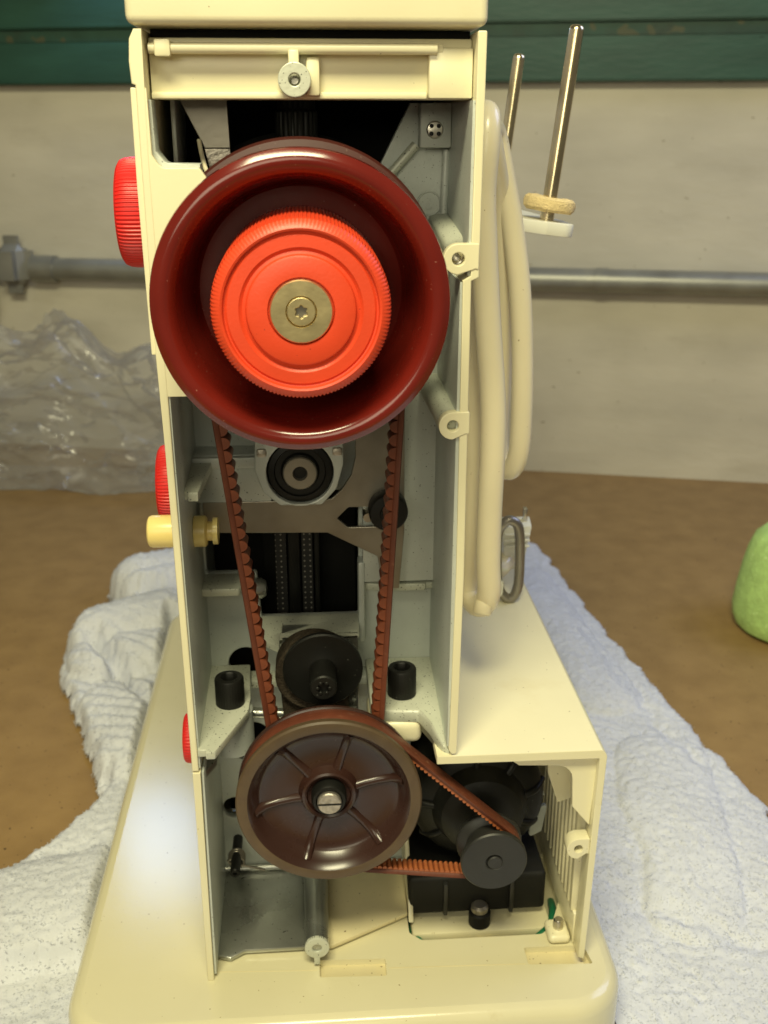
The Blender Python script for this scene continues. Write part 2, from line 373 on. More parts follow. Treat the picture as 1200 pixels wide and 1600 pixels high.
# column -------------------------------------------------------------------
lid = box('top_cover', -48.8, 54.0, -1.2, 395, 374.6, 412, bmat, mac, 2.4, 4)
wl = plate('left_wall', [(-45.6, 128.4), (-43.2, 128.4), (-44.6, 281), (-45.0, 336), (-44.5, 373.6), (-46.8, 373.6), (-48.2, 371), (-48.7, 365), (-48.4, 359.2), (-47.4, 358.8), (-47.4, 280.4), (-46.7, 250)], 0, 112, bmat, mac, bev=.4)
plate('skirt_panel', [(-45.4, 32.1), (-43.0, 32.1), (-42.7, 127.6), (-45.5, 127.6)], -.2, 112, bmat, mac, bev=.3)
plate('control_panel', fil([(-47.3, 280.6), (-48.7, 280.6), (-49.2, 330), (-49.0, 358.2), (-47.3, 358.2)], .4), .8, 112, bmat, mac, bev=.25)
wr = plate('right_wall', fil([(51.2, 371, .5), (51.0, 304), (48.6, 302.5), (48.9, 202), (47.8, 133, .8), (48.8, 131.2, .8), (50.8, 131.2, 1), (51.6, 202), (51.3, 302.5), (53.6, 303.5, .5), (53.9, 373.6, .5), (51.2, 373.6, .5)]), 0, 112, bmat, mac, bev=.35)
# bosses with screw holes on the right wall
def ring_boss(name, x, z, y, ro, ri, m, parent, tabx=None, depth=3, hm='shade_black'):
    if tabx: ol = fil([(tabx, z - ro * .9, .5), (tabx, z + ro, .5), (x, z + ro)], 0)[:-1] + [(x + ro * math.cos(R(a)), z + ro * math.sin(R(a))) for a in range(90, 271, 9)]
    else: ol = circ(x, z, ro)
    o = plate(name, ol, y, y + depth, m, parent, holes=[circ(x, z, ri, 24)], bev=.3)
    lathe('screw_hole', [(ri + .15, .4), (ri + .15, 5), (ri * .8, 5.2), (ri * .62, 5.4), (ri * .62, 9), (0, 9)], (x, y, z), 'steel', o, seg=24, caps=(False, True))
    return o
ring_boss('screw_boss', 47.0, 309.2, -.4, 4.7, 2.0, bmat, mac, 53.4, 4)
ring_boss('screw_boss', 46.5, 256.0, -.4, 4.6, 1.9, bmat, mac, 51.9, 4)
lathe('boss_post', [(4.4, 3.7), (4.6, 20), (5.2, 54)], (46.4, 0, 256.0), 'casting_bright', mac, seg=28)
# top cross panel
tp = box('cross_panel', -44.2, 51.0, 10, 14, 355.1, 372, bmat, mac, .5)
box('panel_step', 37.8, 50.9, 6.0, 10.5, 355.4, 369.4, bmat, tp, .6)
box('panel_lip', -44.1, 37.6, 8.6, 10.6, 355.3, 357.2, bmat, tp, .5)
tube('rod', [(-43.6, 5.6, 368.9), (40, 5.6, 368.9)], 1.55, bmat, tp, sub=0)
box('rod_foot', -43.8, 42, 5.8, 10.4, 368.0, 370.3, bmat, tp, .4)
box('rod_clip', -41.8, -37.2, 3.3, 7, 366.6, 371.2, bmat, tp, .5)
box('rod_stem', -3.6, -.4, 3.4, 10.5, 363.6, 368.6, bmat, tp, .7)
box('stem_web', 1.5, 5.6, 6.0, 10.5, 356, 366.8, bmat, tp, 1)
ring_boss('screw_boss', -1.9, 360.4, .6, 4.8, 1.75, 'casting_bright', tp, None, 8)
box('gap_shade', -44, 51, 14.5, 16, 366, 374.4, 'shade_black', tp, 0)  # black sheet added to keep the gap under the lid dark
# left face plate beside the wheel
plate('face_plate', fil([(-46.9, 267.2), (-46.9, 358), (-44.3, 358), (-44.1, 340), (-42.0, 336.3, 3), (-30.6, 336.3, 1.6), (-28.6, 333.3, 1), (-30, 320), (-34, 300), (-30, 267.2)], 0), 0.2, 3.2, bmat, mac, bev=.35)
plate('face_plate_edge', fil([(-44.6, 355), (-43.6, 355), (-43.3, 341), (-40.5, 337.4, 2), (-30.6, 337.2), (-30.6, 335), (-44.8, 335)], 0), 3.3, 12, 'casting', mac, bev=.2)

# inner casting --------------------------------------------------------------
hole_w = fil([(-42.3, 214), (18.2, 214), (18.0, 160), (-21.4, 160), (-22.6, 180), (-42.3, 180)], 1.2)
cast = plate('frame_casting', [(-46, 34), (40, 34), (40, 128), (51, 131), (51, 250), (24, 262), (-46, 268)], 60, 64, 'casting', mac,
             holes=[hole_w, circ(-28.5, 139.5, 7.2), circ(-28.2, 102, 9.5), circ(-36.6, 69, 5.2)], bev=.5)
plate('side_liner', [(-42.9, 34), (-42.0, 34), (-41.6, 127), (-42.4, 127.4)], 1.2, 62, 'casting', cast, bev=.1)
plate('side_liner', [(-43.2, 129), (-42.6, 129), (-44.1, 281), (-44.2, 335), (-44.8, 335), (-44.7, 281)], 1.0, 100, 'casting', cast, bev=.08)
plate('side_liner', [(47.3, 134), (48.5, 134), (48.9, 202), (48.6, 302), (47.9, 302)], 1.0, 100, 'casting', cast, bev=.08)
plate('side_liner', [(50.1, 304), (51.2, 304), (51.3, 354.9), (50.4, 354.9)], 1.0, 100, 'casting', cast, bev=.08)
box('inner_back', -46, 52, 108, 111, 34, 372, 'shade_black', cast, 0)  # back and roof coloured black, the deep cavity's shade painted on
box('inner_roof', -44, 51, 14.6, 110, 372.2, 373.4, 'shade_black', cast, 0)
# upper right web
uw = plate('upper_web', fil([(36.8, 355), (25.6, 333), (20, 318), (19.5, 177), (50.2, 177), (50.4, 355)], 0), 54, 58, 'casting', cast, bev=.4)
box('screw_pad', 39.6, 50.3, 46.5, 54.5, 340.6, 355, 'casting', uw, .7)
o = lathe('rivet', [(2.9, 1), (2.9, 0), (2.5, -.5), (1.2, -.7), (0, -.7)], (44.6, 46.4, 346.4), 'steel', uw, seg=28)
for a in (45, 135, 225, 315):
    lathe('recess', [(.75, -.55), (.75, -.9), (0, -.95)], (44.6 + 1.75 * math.cos(R(a)), 46.4, 346.4 + 1.75 * math.sin(R(a))), 'black', o, seg=8)
tube('diagonal_rib', [(38.9, 52.6, 341.5), (29.2, 52.6, 331)], 1.7, 'casting_bright', uw, sub=0, seg=12)
tube('upright_rib', [(49.4, 52.6, 340), (48.8, 52.6, 318)], 1.4, 'casting', uw, sub=0, seg=12)
slab('corner_ledge', [(43.5, 54.5, 318), (50.3, 54.5, 319.5), (50.6, 12, 315), (45.5, 20, 311.5)], 5, 'casting_bright', uw, 1.2)
tube('cast_mark_ring', [(43.8 + 4 * math.cos(2 * math.pi * i / 24), 53.75, 322 + 4 * math.sin(2 * math.pi * i / 24)) for i in range(24)], .32, 'casting', uw, closed=True, sub=2, seg=8)
cu = bpy.data.curves.new('digit', 'FONT'); cu.body = '3'; cu.size = 6.2; cu.extrude = .3; cu.align_x = 'CENTER'; cu.align_y = 'CENTER'
ob = bpy.data.objects.new('digit', cu); col.objects.link(ob); bpy.context.view_layer.update()
me = bpy.data.meshes.new_from_object(ob.evaluated_get(bpy.context.evaluated_depsgraph_get())); bpy.data.objects.remove(ob)
for v in me.vertices: a = v.co.copy(); v.co = (Vector((43.8 + a.x, 53.75 - a.z, 322 + a.y)) - OFF) * S
finish('cast_digit', me, 'casting', uw)
# things in the dark upper cavity
plate('slanted_bracket', [(-39.5, 357), (-23.8, 357), (-23.4, 341), (-31.6, 341)], 34, 36, 'steel_brown', cast, bev=.2)
plate('bracket_tab', [(-31.5, 340.8), (-23.4, 340.8), (-22.6, 329), (-29.0, 329)], 32.4, 35, 'steel_rough', cast, bev=.2)
tube('thread', [(-33.2, 33, 343.5), (-32.3, 30, 339), (-30.4, 20, 335), (-28.0, 6, 332.6), (-26.6, 2, 332)], .75, 'cord', cast, seg=8)
box('upright_strip', -41.3, -39.9, 30, 60, 330, 357, 'casting', cast, .3)
lathe('shaft_disc', [(12, 60), (40, 58), (43.6, 55), (43.6, 46), (41, 44), (12, 43)], (-3.2, 0, 302.2), 'black', cast, seg=64)
lathe('shaft_nut', [(6.6, -8), (7, -7), (7, 5), (6.2, 6), (6.2, 14)], (-1.9, 44, 347), 'black', cast, 'z', knurl=(1, 2, 22, .06))

# left middle ledge, tongues, ribs
box('ledge', -43.8, -15, 48, 60.5, 214.2, 233, 'casting', cast, .8)
box('ledge_lip', -43.7, -17, 45.6, 49, 228.2, 232.6, 'casting', cast, .7)
slab('tongue', [(-45, 59, 231.5), (-45, 17, 229.8), (-42.4, 17, 229.8), (-42.4, 15.6, 229.8), (-38.8, 15.6, 229.8), (-35.6, 59, 231.5)], 3.4, 'casting_bright', cast, .45)
slab('tongue', [(-43.2, 60, 139), (-43.2, 0, 137.4), (-40.2, 0, 137.4), (-40.2, -1.8, 137.4), (-36.8, -1.8, 137.4), (-26.0, 25, 138), (-25.6, 34, 138.4), (-27, 60, 139)], 3.2, 'casting_bright', cast, .5)
lathe('screw_post', [(8.3, 0), (8.3, 17), (7.6, 18)], (-33.0, 31, 118.5), 'casting', cast, 'z', 36)
slab('gusset', [(-43, 60, 126), (-43, 6, 122), (-38, 14, 124), (-30, 60, 134)], 3, 'casting_bare', cast, .5)
slab('rib', [(-43.6, 61, 180), (-43.6, 46.2, 179.4), (-29, 46.2, 179.4), (-23, 60, 180)], 3.2, 'casting_bright', cast, .6)
slab('rib', [(19.6, 64, 176), (19.6, 57.0, 175.5), (26, 55, 175.5), (44.6, 54.2, 175.5), (45, 56, 175.5), (49.6, 56, 175.5), (49.6, 64, 176)], 3.0, 'casting_bright', cast, .5)
box('rib', 17.6, 20.2, 53, 61, 151, 186, 'casting', cast, .9)
box('rib', -42.5, -13, 52, 61, 132, 135.6, 'casting_bright', cast, .8)
box('rib', 16, 49, 52, 61, 132, 136, 'casting', cast, .8)
tube('cross_bar', [(-30, 42, 127), (-8, 42, 125.5), (16, 42, 125.5)], 2.2, 'casting_bare', cast, sub=0, seg=12)
lathe('stud', [(4.4, -1), (4.2, 2.2), (3, 4), (0, 4.6)], (-23, 58, 174), 'casting_bare', cast, 'x', 24)
slab('lug', [(20.5, 60, 140), (20.5, 23, 139.5), (24, 19.5, 139.2), (38.5, 18.5, 138.8), (42, 12, 137.4), (46, 3, 133.2), (48.4, 1.2, 132), (48.6, 60, 140)], 5.5, 'casting_bright', cast, 1.0)
o = box('lug_pad', 20, 40, 18, 42, 124.5, 134.4, 'cream', cast, 3, 4)
# block under the ledge with the winder disc
blk = plate('block', fil([(-13.5, 118), (17.2, 118), (17.2, 158.4, .6), (-13.3, 158.6, .6)]), 45, 60, 'steel_rough', cast, bev=.4)
blk.data.materials[0] = M['casting_bare']
slab('sill', [(-22, 60.2, 160.6), (-22.5, 50, 155.6), (-14, 46, 153), (-13.6, 45, 159.2), (17.4, 45, 159.2), (18, 60.2, 161)], 2.4, 'casting_bright', cast, .5)
# window contents
for x0, x1 in ((-15.4, -11.0), (-4.6, -.2)): box('tape', x0, x1, 74, 75, 150, 214, 'dotted', cast, 0)
box('shutter', -10.2, -5.4, 72, 78, 150, 214, 'black', cast, .6)
box('shutter', .6, 2.6, 70, 78, 150, 214, 'black', cast, .4)
box('dark_box', -21, 18, 84, 90, 150, 216, 'black_matt', cast, .5)
# main bearing -----------------------------------------------------------------
col_o = plate('bearing_collar', fil([(-19.8, 246), (-20.6, 229, 3), (-17.6, 220.4, 5), (-11.6, 215.4, 1), (3.8, 215.4, 1), (9.4, 221.5, 5), (12.0, 231, 3), (12, 246)]), 40, 46, 'casting', mac, holes=[circ(-4, 228, 12.4)], bev=.5)
lathe('bearing_ring', [(12.5, 50), (12.5, 43), (11.6, 41.4), (9.6, 41.0), (9.2, 42), (7.2, 42), (6.6, 41), (6.4, 42)], (-4, 0, 228), 'black', col_o, seg=56)
lathe('shaft_end', [(6.35, 46), (6.35, 40.6), (5.9, 40.1), (2.8, 40.1), (2.5, 40.6), (2.4, 44), (0, 44)], (-4, 0, 227.6), 'steel_brown', col_o, seg=40)
for s, x in ((1, -17.8), (-1, 9.8)): box('broken_edge', x - 1.8, x + 1.8, 38.6, 42, 234.4, 237.6, 'steel_rough', col_o, .9)
arc = [(15.5, 262), (15.2, 246), (16.8, 238), (16.8, 231), (15.2, 224), (11.6, 218.4), (7.6, 214.6)]
plate('steel_bracket', [(-41, 214.2), (-12, 214.2), (7, 213.6)][::-1][:0] + [(-41, 202), (5.8, 200.8, ), (25, 190.4), (27.2, 176.7), (33.5, 176.5), (35.4, 200), (35.2, 262)] + arc + [(-8, 213.2), (-12, 214.2), (-41, 214.2)], 48.4, 50.2, 'steel_brown', mac,
      holes=[fil([(9.6, 206.6), (13.8, 211, 2), (27, 211), (27, 202.8), (13.6, 202.8, 2)], 0)], bev=.25)
lathe('roller', [(3, 48), (7.4, 46.8), (7.4, 41), (6.8, 40), (3.4, 39.6), (3.0, 38.8), (0, 38.8)], (28.7, 0, 211.2), 'black', mac, seg=40)
lathe('guide_pin', [(1.8, 60), (1.8, 47)], (21.3, 0, 207.0), 'steel', mac, seg=16)
# winder disc
wd = lathe('winder_disc', [(4, 45), (14.6, 33), (15.4, 32.2), (15.4, 30.6), (14.8, 30), (9, 30.4), (5.4, 29.6), (5.0, 28), (5.0, 17), (4.5, 16.4), (2.4, 16.4), (2.2, 18), (0, 18)], (2.7, 0, 151.2), 'black', mac, seg=64)
for i in range(6):
    a = R(60 * i); lathe('socket_point', [(.75, 17.4), (.75, 16.2), (.5, 16.0), (0, 16)], (2.7 + 2.3 * math.cos(a), 0, 151.2 + 2.3 * math.sin(a)), 'black', wd, seg=8)
lathe('winder_drum', [(3, 45), (14.6, 44.6), (15.2, 43.6), (15.2, 33.6), (14.6, 33)], (-.6, 0, 147.5), 'felt_dark', mac, seg=48)
plate('drum_arm', [(-12.5, 118), (12, 118), (13, 147), (-14.5, 147)], 36, 43, 'felt_dark', mac, bev=.5)
# socket head cap screws standing upright
def cap_screw(x, y, z0, z1, r):
    h = z1 - z0
    o = lathe('cap_screw', [(r, 0), (r, h - .9), (r - .4, h - .2), (r - 1.0, h), (3.35, h), (3.0, h - .6), (3.0, h - 5), (0, h - 5)], (x, y, z0), 'black', mac, 'z', knurl=(0, 1, 36, .012))
    me = o.data                                    # six-sided socket
    for v in me.vertices:
        wz = (v.co.z * 1000 + OFF.z) - z0; px, py = v.co.x * 1000 + OFF.x - x, v.co.y * 1000 + OFF.y - y
        rr = math.hypot(px, py)
        if 2.2 < rr < 3.2 and wz < h - .3:
            t = math.atan2(py, px); k = (t % R(60)) - R(30); q = 2.75 / math.cos(k)
            v.co.x = (x + q * math.cos(t) - OFF.x) * S; v.co.y = (y + q * math.sin(t) - OFF.y) * S
    return o
cap_screw(-33.3, 31, 138.2, 149.6, 5.6); cap_screw(33.2, 31, 139.6, 151.2, 5.6)
# lower compartment
fl = slab('lower_floor', [(-42.2, 61, 37), (-42.2, 10, 35), (-37, 8.5, 34.6), (-31.5, 12, 35), (-3, 12, 35.2), (-3, 61, 37)], 2.0, 'casting_bare', cast, .6)
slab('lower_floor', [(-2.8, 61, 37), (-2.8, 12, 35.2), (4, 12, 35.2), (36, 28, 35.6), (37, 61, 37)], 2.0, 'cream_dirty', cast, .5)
lathe('post', [(4.9, 4.4), (4.9, 30), (5.6, 60)], (-2.3, 0, 41.6), 'casting_bare', cast, seg=32)
ring_boss('screw_boss', -2.3, 41.6, 3.6, 4.9, 1.9, 'casting_bright', cast, None, 2)
box('tab', -3.6, -1.2, 3.6, 5.4, 33.5, 37.4, 'casting_bright', cast, .3)
tube('floor_fillet', [(-42, 58.6, 38.0), (38, 58.6, 38.0)], 1.6, 'casting_bare', cast, sub=0, seg=12)
plate('partition', [(26, 32.2), (62, 32.2), (62, 62), (56, 62), (30, 40)], 36.4, 38.4, bmat, mac, axis='x', bev=.3)
hx = [(-36 + 3.2 * math.cos(R(50 * i)), 50 - i * .16, 52 + 3.2 * math.sin(R(50 * i)) - i * .05) for i in range(26)] + [(-28, 46, 48), (-24, 46, 46.5)]
tube('spring', hx, .62, 'steel_brown', mac, seg=8, sub=3)
lathe('spring_pin', [(2.1, 60), (2.1, 37), (1.6, 36.4), (.9, 36.4), (.8, 37.5), (0, 37.5)], (-36, 0, 53), 'black', mac, seg=20)

# handwheel ---------------------------------------------------------------------
HC = (-1.5, 0, 300.7)
hw = lathe('handwheel', [(10, 30), (37.5, 29), (38.5, 27.5), (38.0, 25), (33.0, 24.5), (33.0, 12.8), (38.5, 11), (39.5, 10), (39.5, 3), (38.0, -4), (37.8, -14), (39.4, -23), (41.8, -28.5), (42.1, -30.8), (41.8, -32.6), (40.2, -33.8), (39.0, -34.3), (37.4, -34.0), (35.8, -32.6), (34.8, -30), (33.6, -22), (32.6, -12), (32.0, -6), (30.6, -4), (28, -3.4), (0, -3.4)], HC, 'maroon', mac, seg=128, ang=40)
kb = lathe('release_knob', [(21, -3.6), (25.0, -3.8), (25.0, -8), (25.0, -22), (24.8, -38.4), (24.4, -40.2), (23.0, -41.6), (22.0, -42.1), (21.4, -41.8), (21.1, -40.6), (20.7, -40.5), (20.1, -41.0), (17.0, -41.1), (16.5, -40.6), (16.0, -40.3), (15.2, -40.6), (14.8, -41.6), (14.2, -41.9), (9.2, -41.9), (8.9, -40.7), (0, -40.7)], HC, 'red', hw, knurl=(1, 5, 140, .012), ang=28)
lathe('rear_flange', [(38, 10.4), (43.6, 10), (44.2, 8.6), (44.2, 5.5), (43.4, 4), (38, 2.6)], HC, 'flange_shaded', hw, seg=112, caps=(False, False))
wa = lathe('washer', [(8.6, -40.5), (8.6, -42.1), (8.3, -42.5), (4.3, -42.5), (4.05, -42.1), (4.05, -41.5), (0, -41.5)], HC, 'brass', hw, seg=56)
star = [(HC[0] + (2.0 if i % 2 else 1.3) * math.cos(R(30 * i)), HC[2] + (2.0 if i % 2 else 1.3) * math.sin(R(30 * i))) for i in range(12)]
plate('screw_head', circ(HC[0], HC[2], 3.9, 40), -42.6, -41.55, 'brass', hw, holes=[fil(star, .3, 3)], bev=.2)
plate('star_recess', circ(HC[0], HC[2], 2.4, 24), -41.54, -41.46, 'steel_brown', hw, bev=.02)

# lower pulley --------------------------------------------------------------------
PC = (3.7, 0, 112.0)
pu = lathe('large_pulley', [(6, 30), (21, 28), (23, 26), (23, 25.4), (15.4, 24), (15.4, 14.6), (23, 13.9), (33.5, 13.4), (34.2, 12.8), (34.2, 11.6), (33.4, 11.0), (30.5, 10), (30.5, 5.2), (33.0, 4.0), (34.3, 3.2)], PC, 'brown', mac, seg=112, caps=(True, False))
lathe('rim_band', [(34.3, 3.3), (34.6, 2.6), (34.6, .8), (34.0, 0), (31.0, -.2), (30.2, .2)], PC, 'brown_rim', pu, seg=112, caps=(False, False))
dish = lathe('dish', [(30.3, .1), (29.6, .8), (28.2, 3.0), (26.6, 6.2), (25.4, 7.2), (22, 7.9), (13, 8.3), (11.4, 7.9), (10.6, 6.2), (10.0, 4.8), (9.2, 4.4), (8.4, 4.8), (8.0, 6.4), (6.8, 7), (0, 7)], PC, 'brown', pu, seg=112, caps=(False, True))
def spoke(a):
    ca, sa = math.cos(a), math.sin(a); vs, fs = [], []
    rows = [(10.2, 6.2), (14, 6.9), (19, 7.0), (24, 6.2), (26.6, 4.2), (28.0, 2.6)]
    for r, y in rows:
        for t, dy in ((-2.6, 3.4), (-1.6, .9), (-.8, 0), (.8, 0), (1.6, .9), (2.6, 3.4)):
            vs.append((PC[0] + ca * r - sa * t, y + dy, PC[2] + sa * r + ca * t))
    for i in range(len(rows) - 1):
        for j in range(5): fs.append((i * 6 + j, i * 6 + j + 1, i * 6 + j + 7, i * 6 + j + 6))
    return mesh('spoke', vs, fs, 'brown', pu, True, 60)
for k in range(6): spoke(R(12 + 60 * k))
lathe('hub_collar', [(6.6, 8), (6.6, 2.6), (6.0, 1.6), (5.0, 1.4), (4.8, 3)], PC, 'black', pu, seg=40)
scw = lathe('slotted_screw', [(4.5, 4), (4.5, .6), (4.1, 0), (0, 0)], (3.8, 0, 111.6), 'brass', pu, seg=40)
scw.data.materials[0] = M['steel_rough']
box('screw_slot', -.6, 8.2, -.12, .1, 111.25, 111.95, 'shade_black', pu, 0)
for k, x in enumerate((-7.6, -6.4, -4.6)): tube('moulded_mark', [(PC[0] + x - 2.4, 8.3, PC[2] - 19.4 - k * .5), (PC[0] + x - 1.8, 8.3, PC[2] - 16.8 - k * .5)], .22, 'brown', pu, sub=0, seg=6)

# motor --------------------------------------------------------------------------
MC = (66.5, 0, 82.0)
mo = lathe('motor', [(8, 96), (27, 95), (28.5, 93), (28.5, 44), (27.5, 40), (24.5, 37), (20, 35.4), (18.6, 32), (17, 28.4), (14, 26.6), (11, 26)], MC, 'black', mac, seg=72)
for k in range(9):
    a = R(15 + 40 * k); ca, sa = math.cos(a), math.sin(a)
    tube('cooling_fin', [(MC[0] + ca * 18, 35, MC[2] + sa * 18), (MC[0] + ca * 24, 36.6, MC[2] + sa * 24), (MC[0] + ca * 28.4, 43, MC[2] + sa * 28.4)], 1.5, 'black', mo, seg=8, sub=4)
box('motor_foot', 36.5, 95, 29, 80, 33, 52, 'black_matt', mo, 2.0, 3)
for x in (52, 80): box('foot_rib', x - .9, x + .9, 26.6, 33, 34, 50, 'dark_pulley', mo, .5)
lathe('foot_boss', [(4.6, 0), (4.6, 5.6), (4.0, 6.4)], (66.5, 26.5, 30), 'black_matt', mo, 'z', 28)
lathe('foot_screw', [(3.6, 0), (3.6, 2), (2.6, 3), (0, 3)], (66.4, 26.5, 36.6), 'steel_brown', mo, 'z', 24)
plate('pale_cover', fil([(89.2, 61), (94.6, 64), (96.6, 77.5), (90, 75)], 1), 41, 43, 'grey_plate', mac, bev=.2)
plate('pale_cover', [(91.2, 82), (95, 82), (93, 88)], 41, 43, 'grey_plate', mac, bev=.2)
mp_ = lathe('motor_pulley', [(5, 26), (5, 15), (12.6, 14.4), (13.0, 13.6), (13.0, 12.2), (12.4, 11.4), (9.6, 10.2), (9.6, 4.2), (12.4, 3), (12.9, 2.4), (12.9, .6), (12.4, 0), (3.6, -.1), (3.2, .2), (3.0, 1.4), (0, 1.4)], MC, 'dark_pulley', mac, seg=72)
lathe('shaft_end', [(2.9, 2), (2.9, .1), (2.5, -.2), (0, -.2)], (66.9, 0, 81.6), 'dark_pulley', mp_, seg=28)

# belts --------------------------------------------------------------------------
def belt_path(c1, r1, c2, r2, step):
    c1, c2 = Vector(c1), Vector(c2); d = c2 - c1; L = d.length; th = math.atan2(d.y, d.x); ph = math.acos((r1 - r2) / L)
    pts = []
    a_hi, a_lo = th + ph, th - ph
    t1 = [c1 + r1 * Vector((math.cos(a), math.sin(a))) for a in (a_hi, a_lo)]; t2 = [c2 + r2 * Vector((math.cos(a), math.sin(a))) for a in (a_hi, a_lo)]
    def line(a, b_):
        k = max(2, int((b_ - a).length / step)); return [a + (b_ - a) * i / k for i in range(k)]
    def arcp(c, r, a0, a1):
        k = max(6, int(abs(a1 - a0) * r / step)); return [c + r * Vector((math.cos(a0 + (a1 - a0) * i / k), math.sin(a0 + (a1 - a0) * i / k))) for i in range(k)]
    pts += line(t1[0], t2[0]) + arcp(c2, r2, a_hi, a_lo) + line(t2[1], t1[1]) + arcp(c1, r1, a_lo, a_hi - 2 * math.pi)
    return pts                                    # clockwise
def belt(name, c1, r1, c2, r2, y0, y1, th, m, tooth_m, pitch, tr, twist=0):
    p = belt_path(c1, r1, c2, r2, 1.6); n = len(p); vs, fs = [], []
    prof = [(0, y0 + .5), (.35, y0), (th - .5, y0 + .35), (th, y0 + 1.0), (th, y1 - 1.0), (th - .5, y1 - .35), (.35, y1), (0, y1 - .5)]
    k = len(prof)
    nor = []
    for i in range(n):
        t = (p[(i + 1) % n] - p[i - 1]).normalized(); nor.append(Vector((t.y, -t.x)))   # towards the inside
    for i in range(n):
        for d, y in prof: q = p[i] + nor[i] * d; vs.append((q.x, y, q.y))
    for i in range(n):
        for j in range(k): fs.append((i * k + j, i * k + (j + 1) % k, ((i + 1) % n) * k + (j + 1) % k, ((i + 1) % n) * k + j))
    o = mesh(name, vs, fs, m, mac, True, 45)
    # cumulative length and teeth that share one mesh
    L = [0]
    for i in range(n): L.append(L[-1] + (p[(i + 1) % n] - p[i]).length)
    cnt = int(L[-1] / pitch); seg = 8; tv, tf = [], []
    for y in (y0 + .9, y1 - .9):
        for j in range(seg + 1): a = math.pi * j / seg; tv.append((math.cos(a) * pitch * .46, y, -math.sin(a) * tr))
    for j in range(seg): tf.append((j, j + 1, seg + 2 + j, seg + 1 + j))
    tf += [tuple(range(seg + 1)), tuple(range(2 * seg + 1, seg, -1))]
    tm = bpy.data.meshes.new('tooth'); tm.from_pydata([Vector(v) * S for v in tv], [], tf); tm.update(); tm.materials.append(M[tooth_m])
    for q in tm.polygons: q.use_smooth = True
    tm.set_sharp_from_angle(angle=R(40))
    i = 0
    for q in range(cnt):
        s = L[-1] * q / cnt
        while L[i + 1] < s: i += 1
        f = (s - L[i]) / (L[i + 1] - L[i]); pos = p[i].lerp(p[(i + 1) % n], f); nn = nor[i].lerp(nor[(i + 1) % n], f).normalized()
        pos = pos + nn * (th - .15)
        t = bpy.data.objects.new('tooth', tm); col.objects.link(t); t.parent = o
        t.location = (Vector((pos.x, 0, pos.y)) - OFF) * S + Vector((0, OFF.y * S, 0)) - Vector((0, OFF.y * S, 0))
        t.rotation_euler = (0, math.atan2(-nn.x, -nn.y), 0)
    return o
b1 = belt('drive_belt', (-1.5, 300.7), 36.0, (3.7, 112.0), 20.0, 13.6, 23.4, 2.2, 'belt', 'belt_tooth', 4.7, 2.7)
b2 = belt('motor_belt', (3.7, 112.0), 33.6, (66.5, 82.0), 12.2, 4.4, 11.6, 1.9, 'belt', 'belt_orange', 2.05, 1.25)

# motor housing --------------------------------------------------------------------
hs = plate('motor_housing', fil([(43.6, 127.0), (104.5, 126.6, .6), (104.0, 106), (106.8, 106), (107.4, 128.0, 3.0), (105.4, 130.4, 1.0), (43.6, 130.4)]), 0, 178, bmat, mac, bev=.35)
plate('front_post', [(102.4, 33.4), (104.9, 32.2), (106.85, 112), (104.2, 112)], .06, 9, bmat, hs, bev=.35)
plate('flange', fil([(69.6, 127.0), (75.0, 122.8), (88.4, 122.0, 6), (95.6, 121.6, 5), (96.6, 103.2, 1), (103.4, 94.6), (104.8, 127)][:2] + [(75.0, 122.8), (95.4, 121.8, 6.5), (96.4, 103.4, 1.0), (103.6, 94.4), (104.9, 126.9)]), 3.4, 6.4, bmat, hs, bev=.3)
box('vent_frame', 102.6, 104.6, 9.1, 177, 106, 127, bmat, hs, .3)
box('vent_frame', 102.0, 105.6, 9.1, 178, 32.4, 47, bmat, hs, .3)
box('vent_frame', 102.2, 106.4, 72, 178, 47, 106, bmat, hs, .3)
sm = None
for k in range(11):
    y = 11.5 + k * 5.6
    if sm is None:
        s_ = box('slat', 101.2, 105.8, y, y + 3.0, 46.6, 106.4, bmat, hs, .6); sm = s_
    else:
        s_ = sm.copy(); col.objects.link(s_); s_.location.y = k * 5.6 * S
plate('inner_wedge', [(90, 121.4), (100.8, 121.4), (101.4, 94), (95.6, 92), (91, 106)], 22, 25, bmat, hs, bev=.4)
o = ring_boss('screw_boss', 99.4, 85.6, .8, 4.6, 1.7, bmat, hs, 103.6, 6)
o = box('corner_boss', 92.4, 101.5, 8.4, 20, 32.2, 36.4, bmat, hs, 2, 4)
lathe('screw', [(2.1, 0), (2.1, 4.0), (1.6, 4.8), (0, 4.8)], (97.2, 14, 36), 'steel', hs, 'z', 20)
o = lathe('tray_screw', [(5.4, 0), (5.2, 1.4), (3.8, 2.6), (3.2, 3.2), (0, 3.2)], (68, 18.8, 23), 'brass', base, 'z', 28)
box('screw_slot', 67.5, 68.5, 15.8, 21.8, 26.0, 26.35, 'shade_black', base, 0)
# earth wires
for k, pth in enumerate(([(38, 40, 22), (38.3, 28, 26), (40.4, 20, 27), (46, 17, 24)], [(102, 46, 22), (100, 34, 27), (95.5, 23, 28.5), (88, 18, 26), (82, 17, 22)])):
    wv = tube('earth_wire', pth, 1.7, 'wire_green', mac, seg=10)
    tube('stripe', [(a + .5, b_ - 1.15, c + .6) for a, b_, c in pth], .75, 'wire_yellow', wv, seg=8) if k == 0 else None

# rest of the body behind the column -------------------------------------------------
box('arm', -44.5, 50.5, 112.2, 390, 268, 374.2, bmat, mac, 5, 4)
box('head', -43.5, 49.5, 322, 389, 176, 268.3, bmat, mac, 4, 3)
box('free_arm', -30, 38, 112.2, 372, 92, 128, bmat, mac, 6, 4)
box('rear_foot', -40, 48, 112.2, 150, 32.2, 268, bmat, mac, 2)
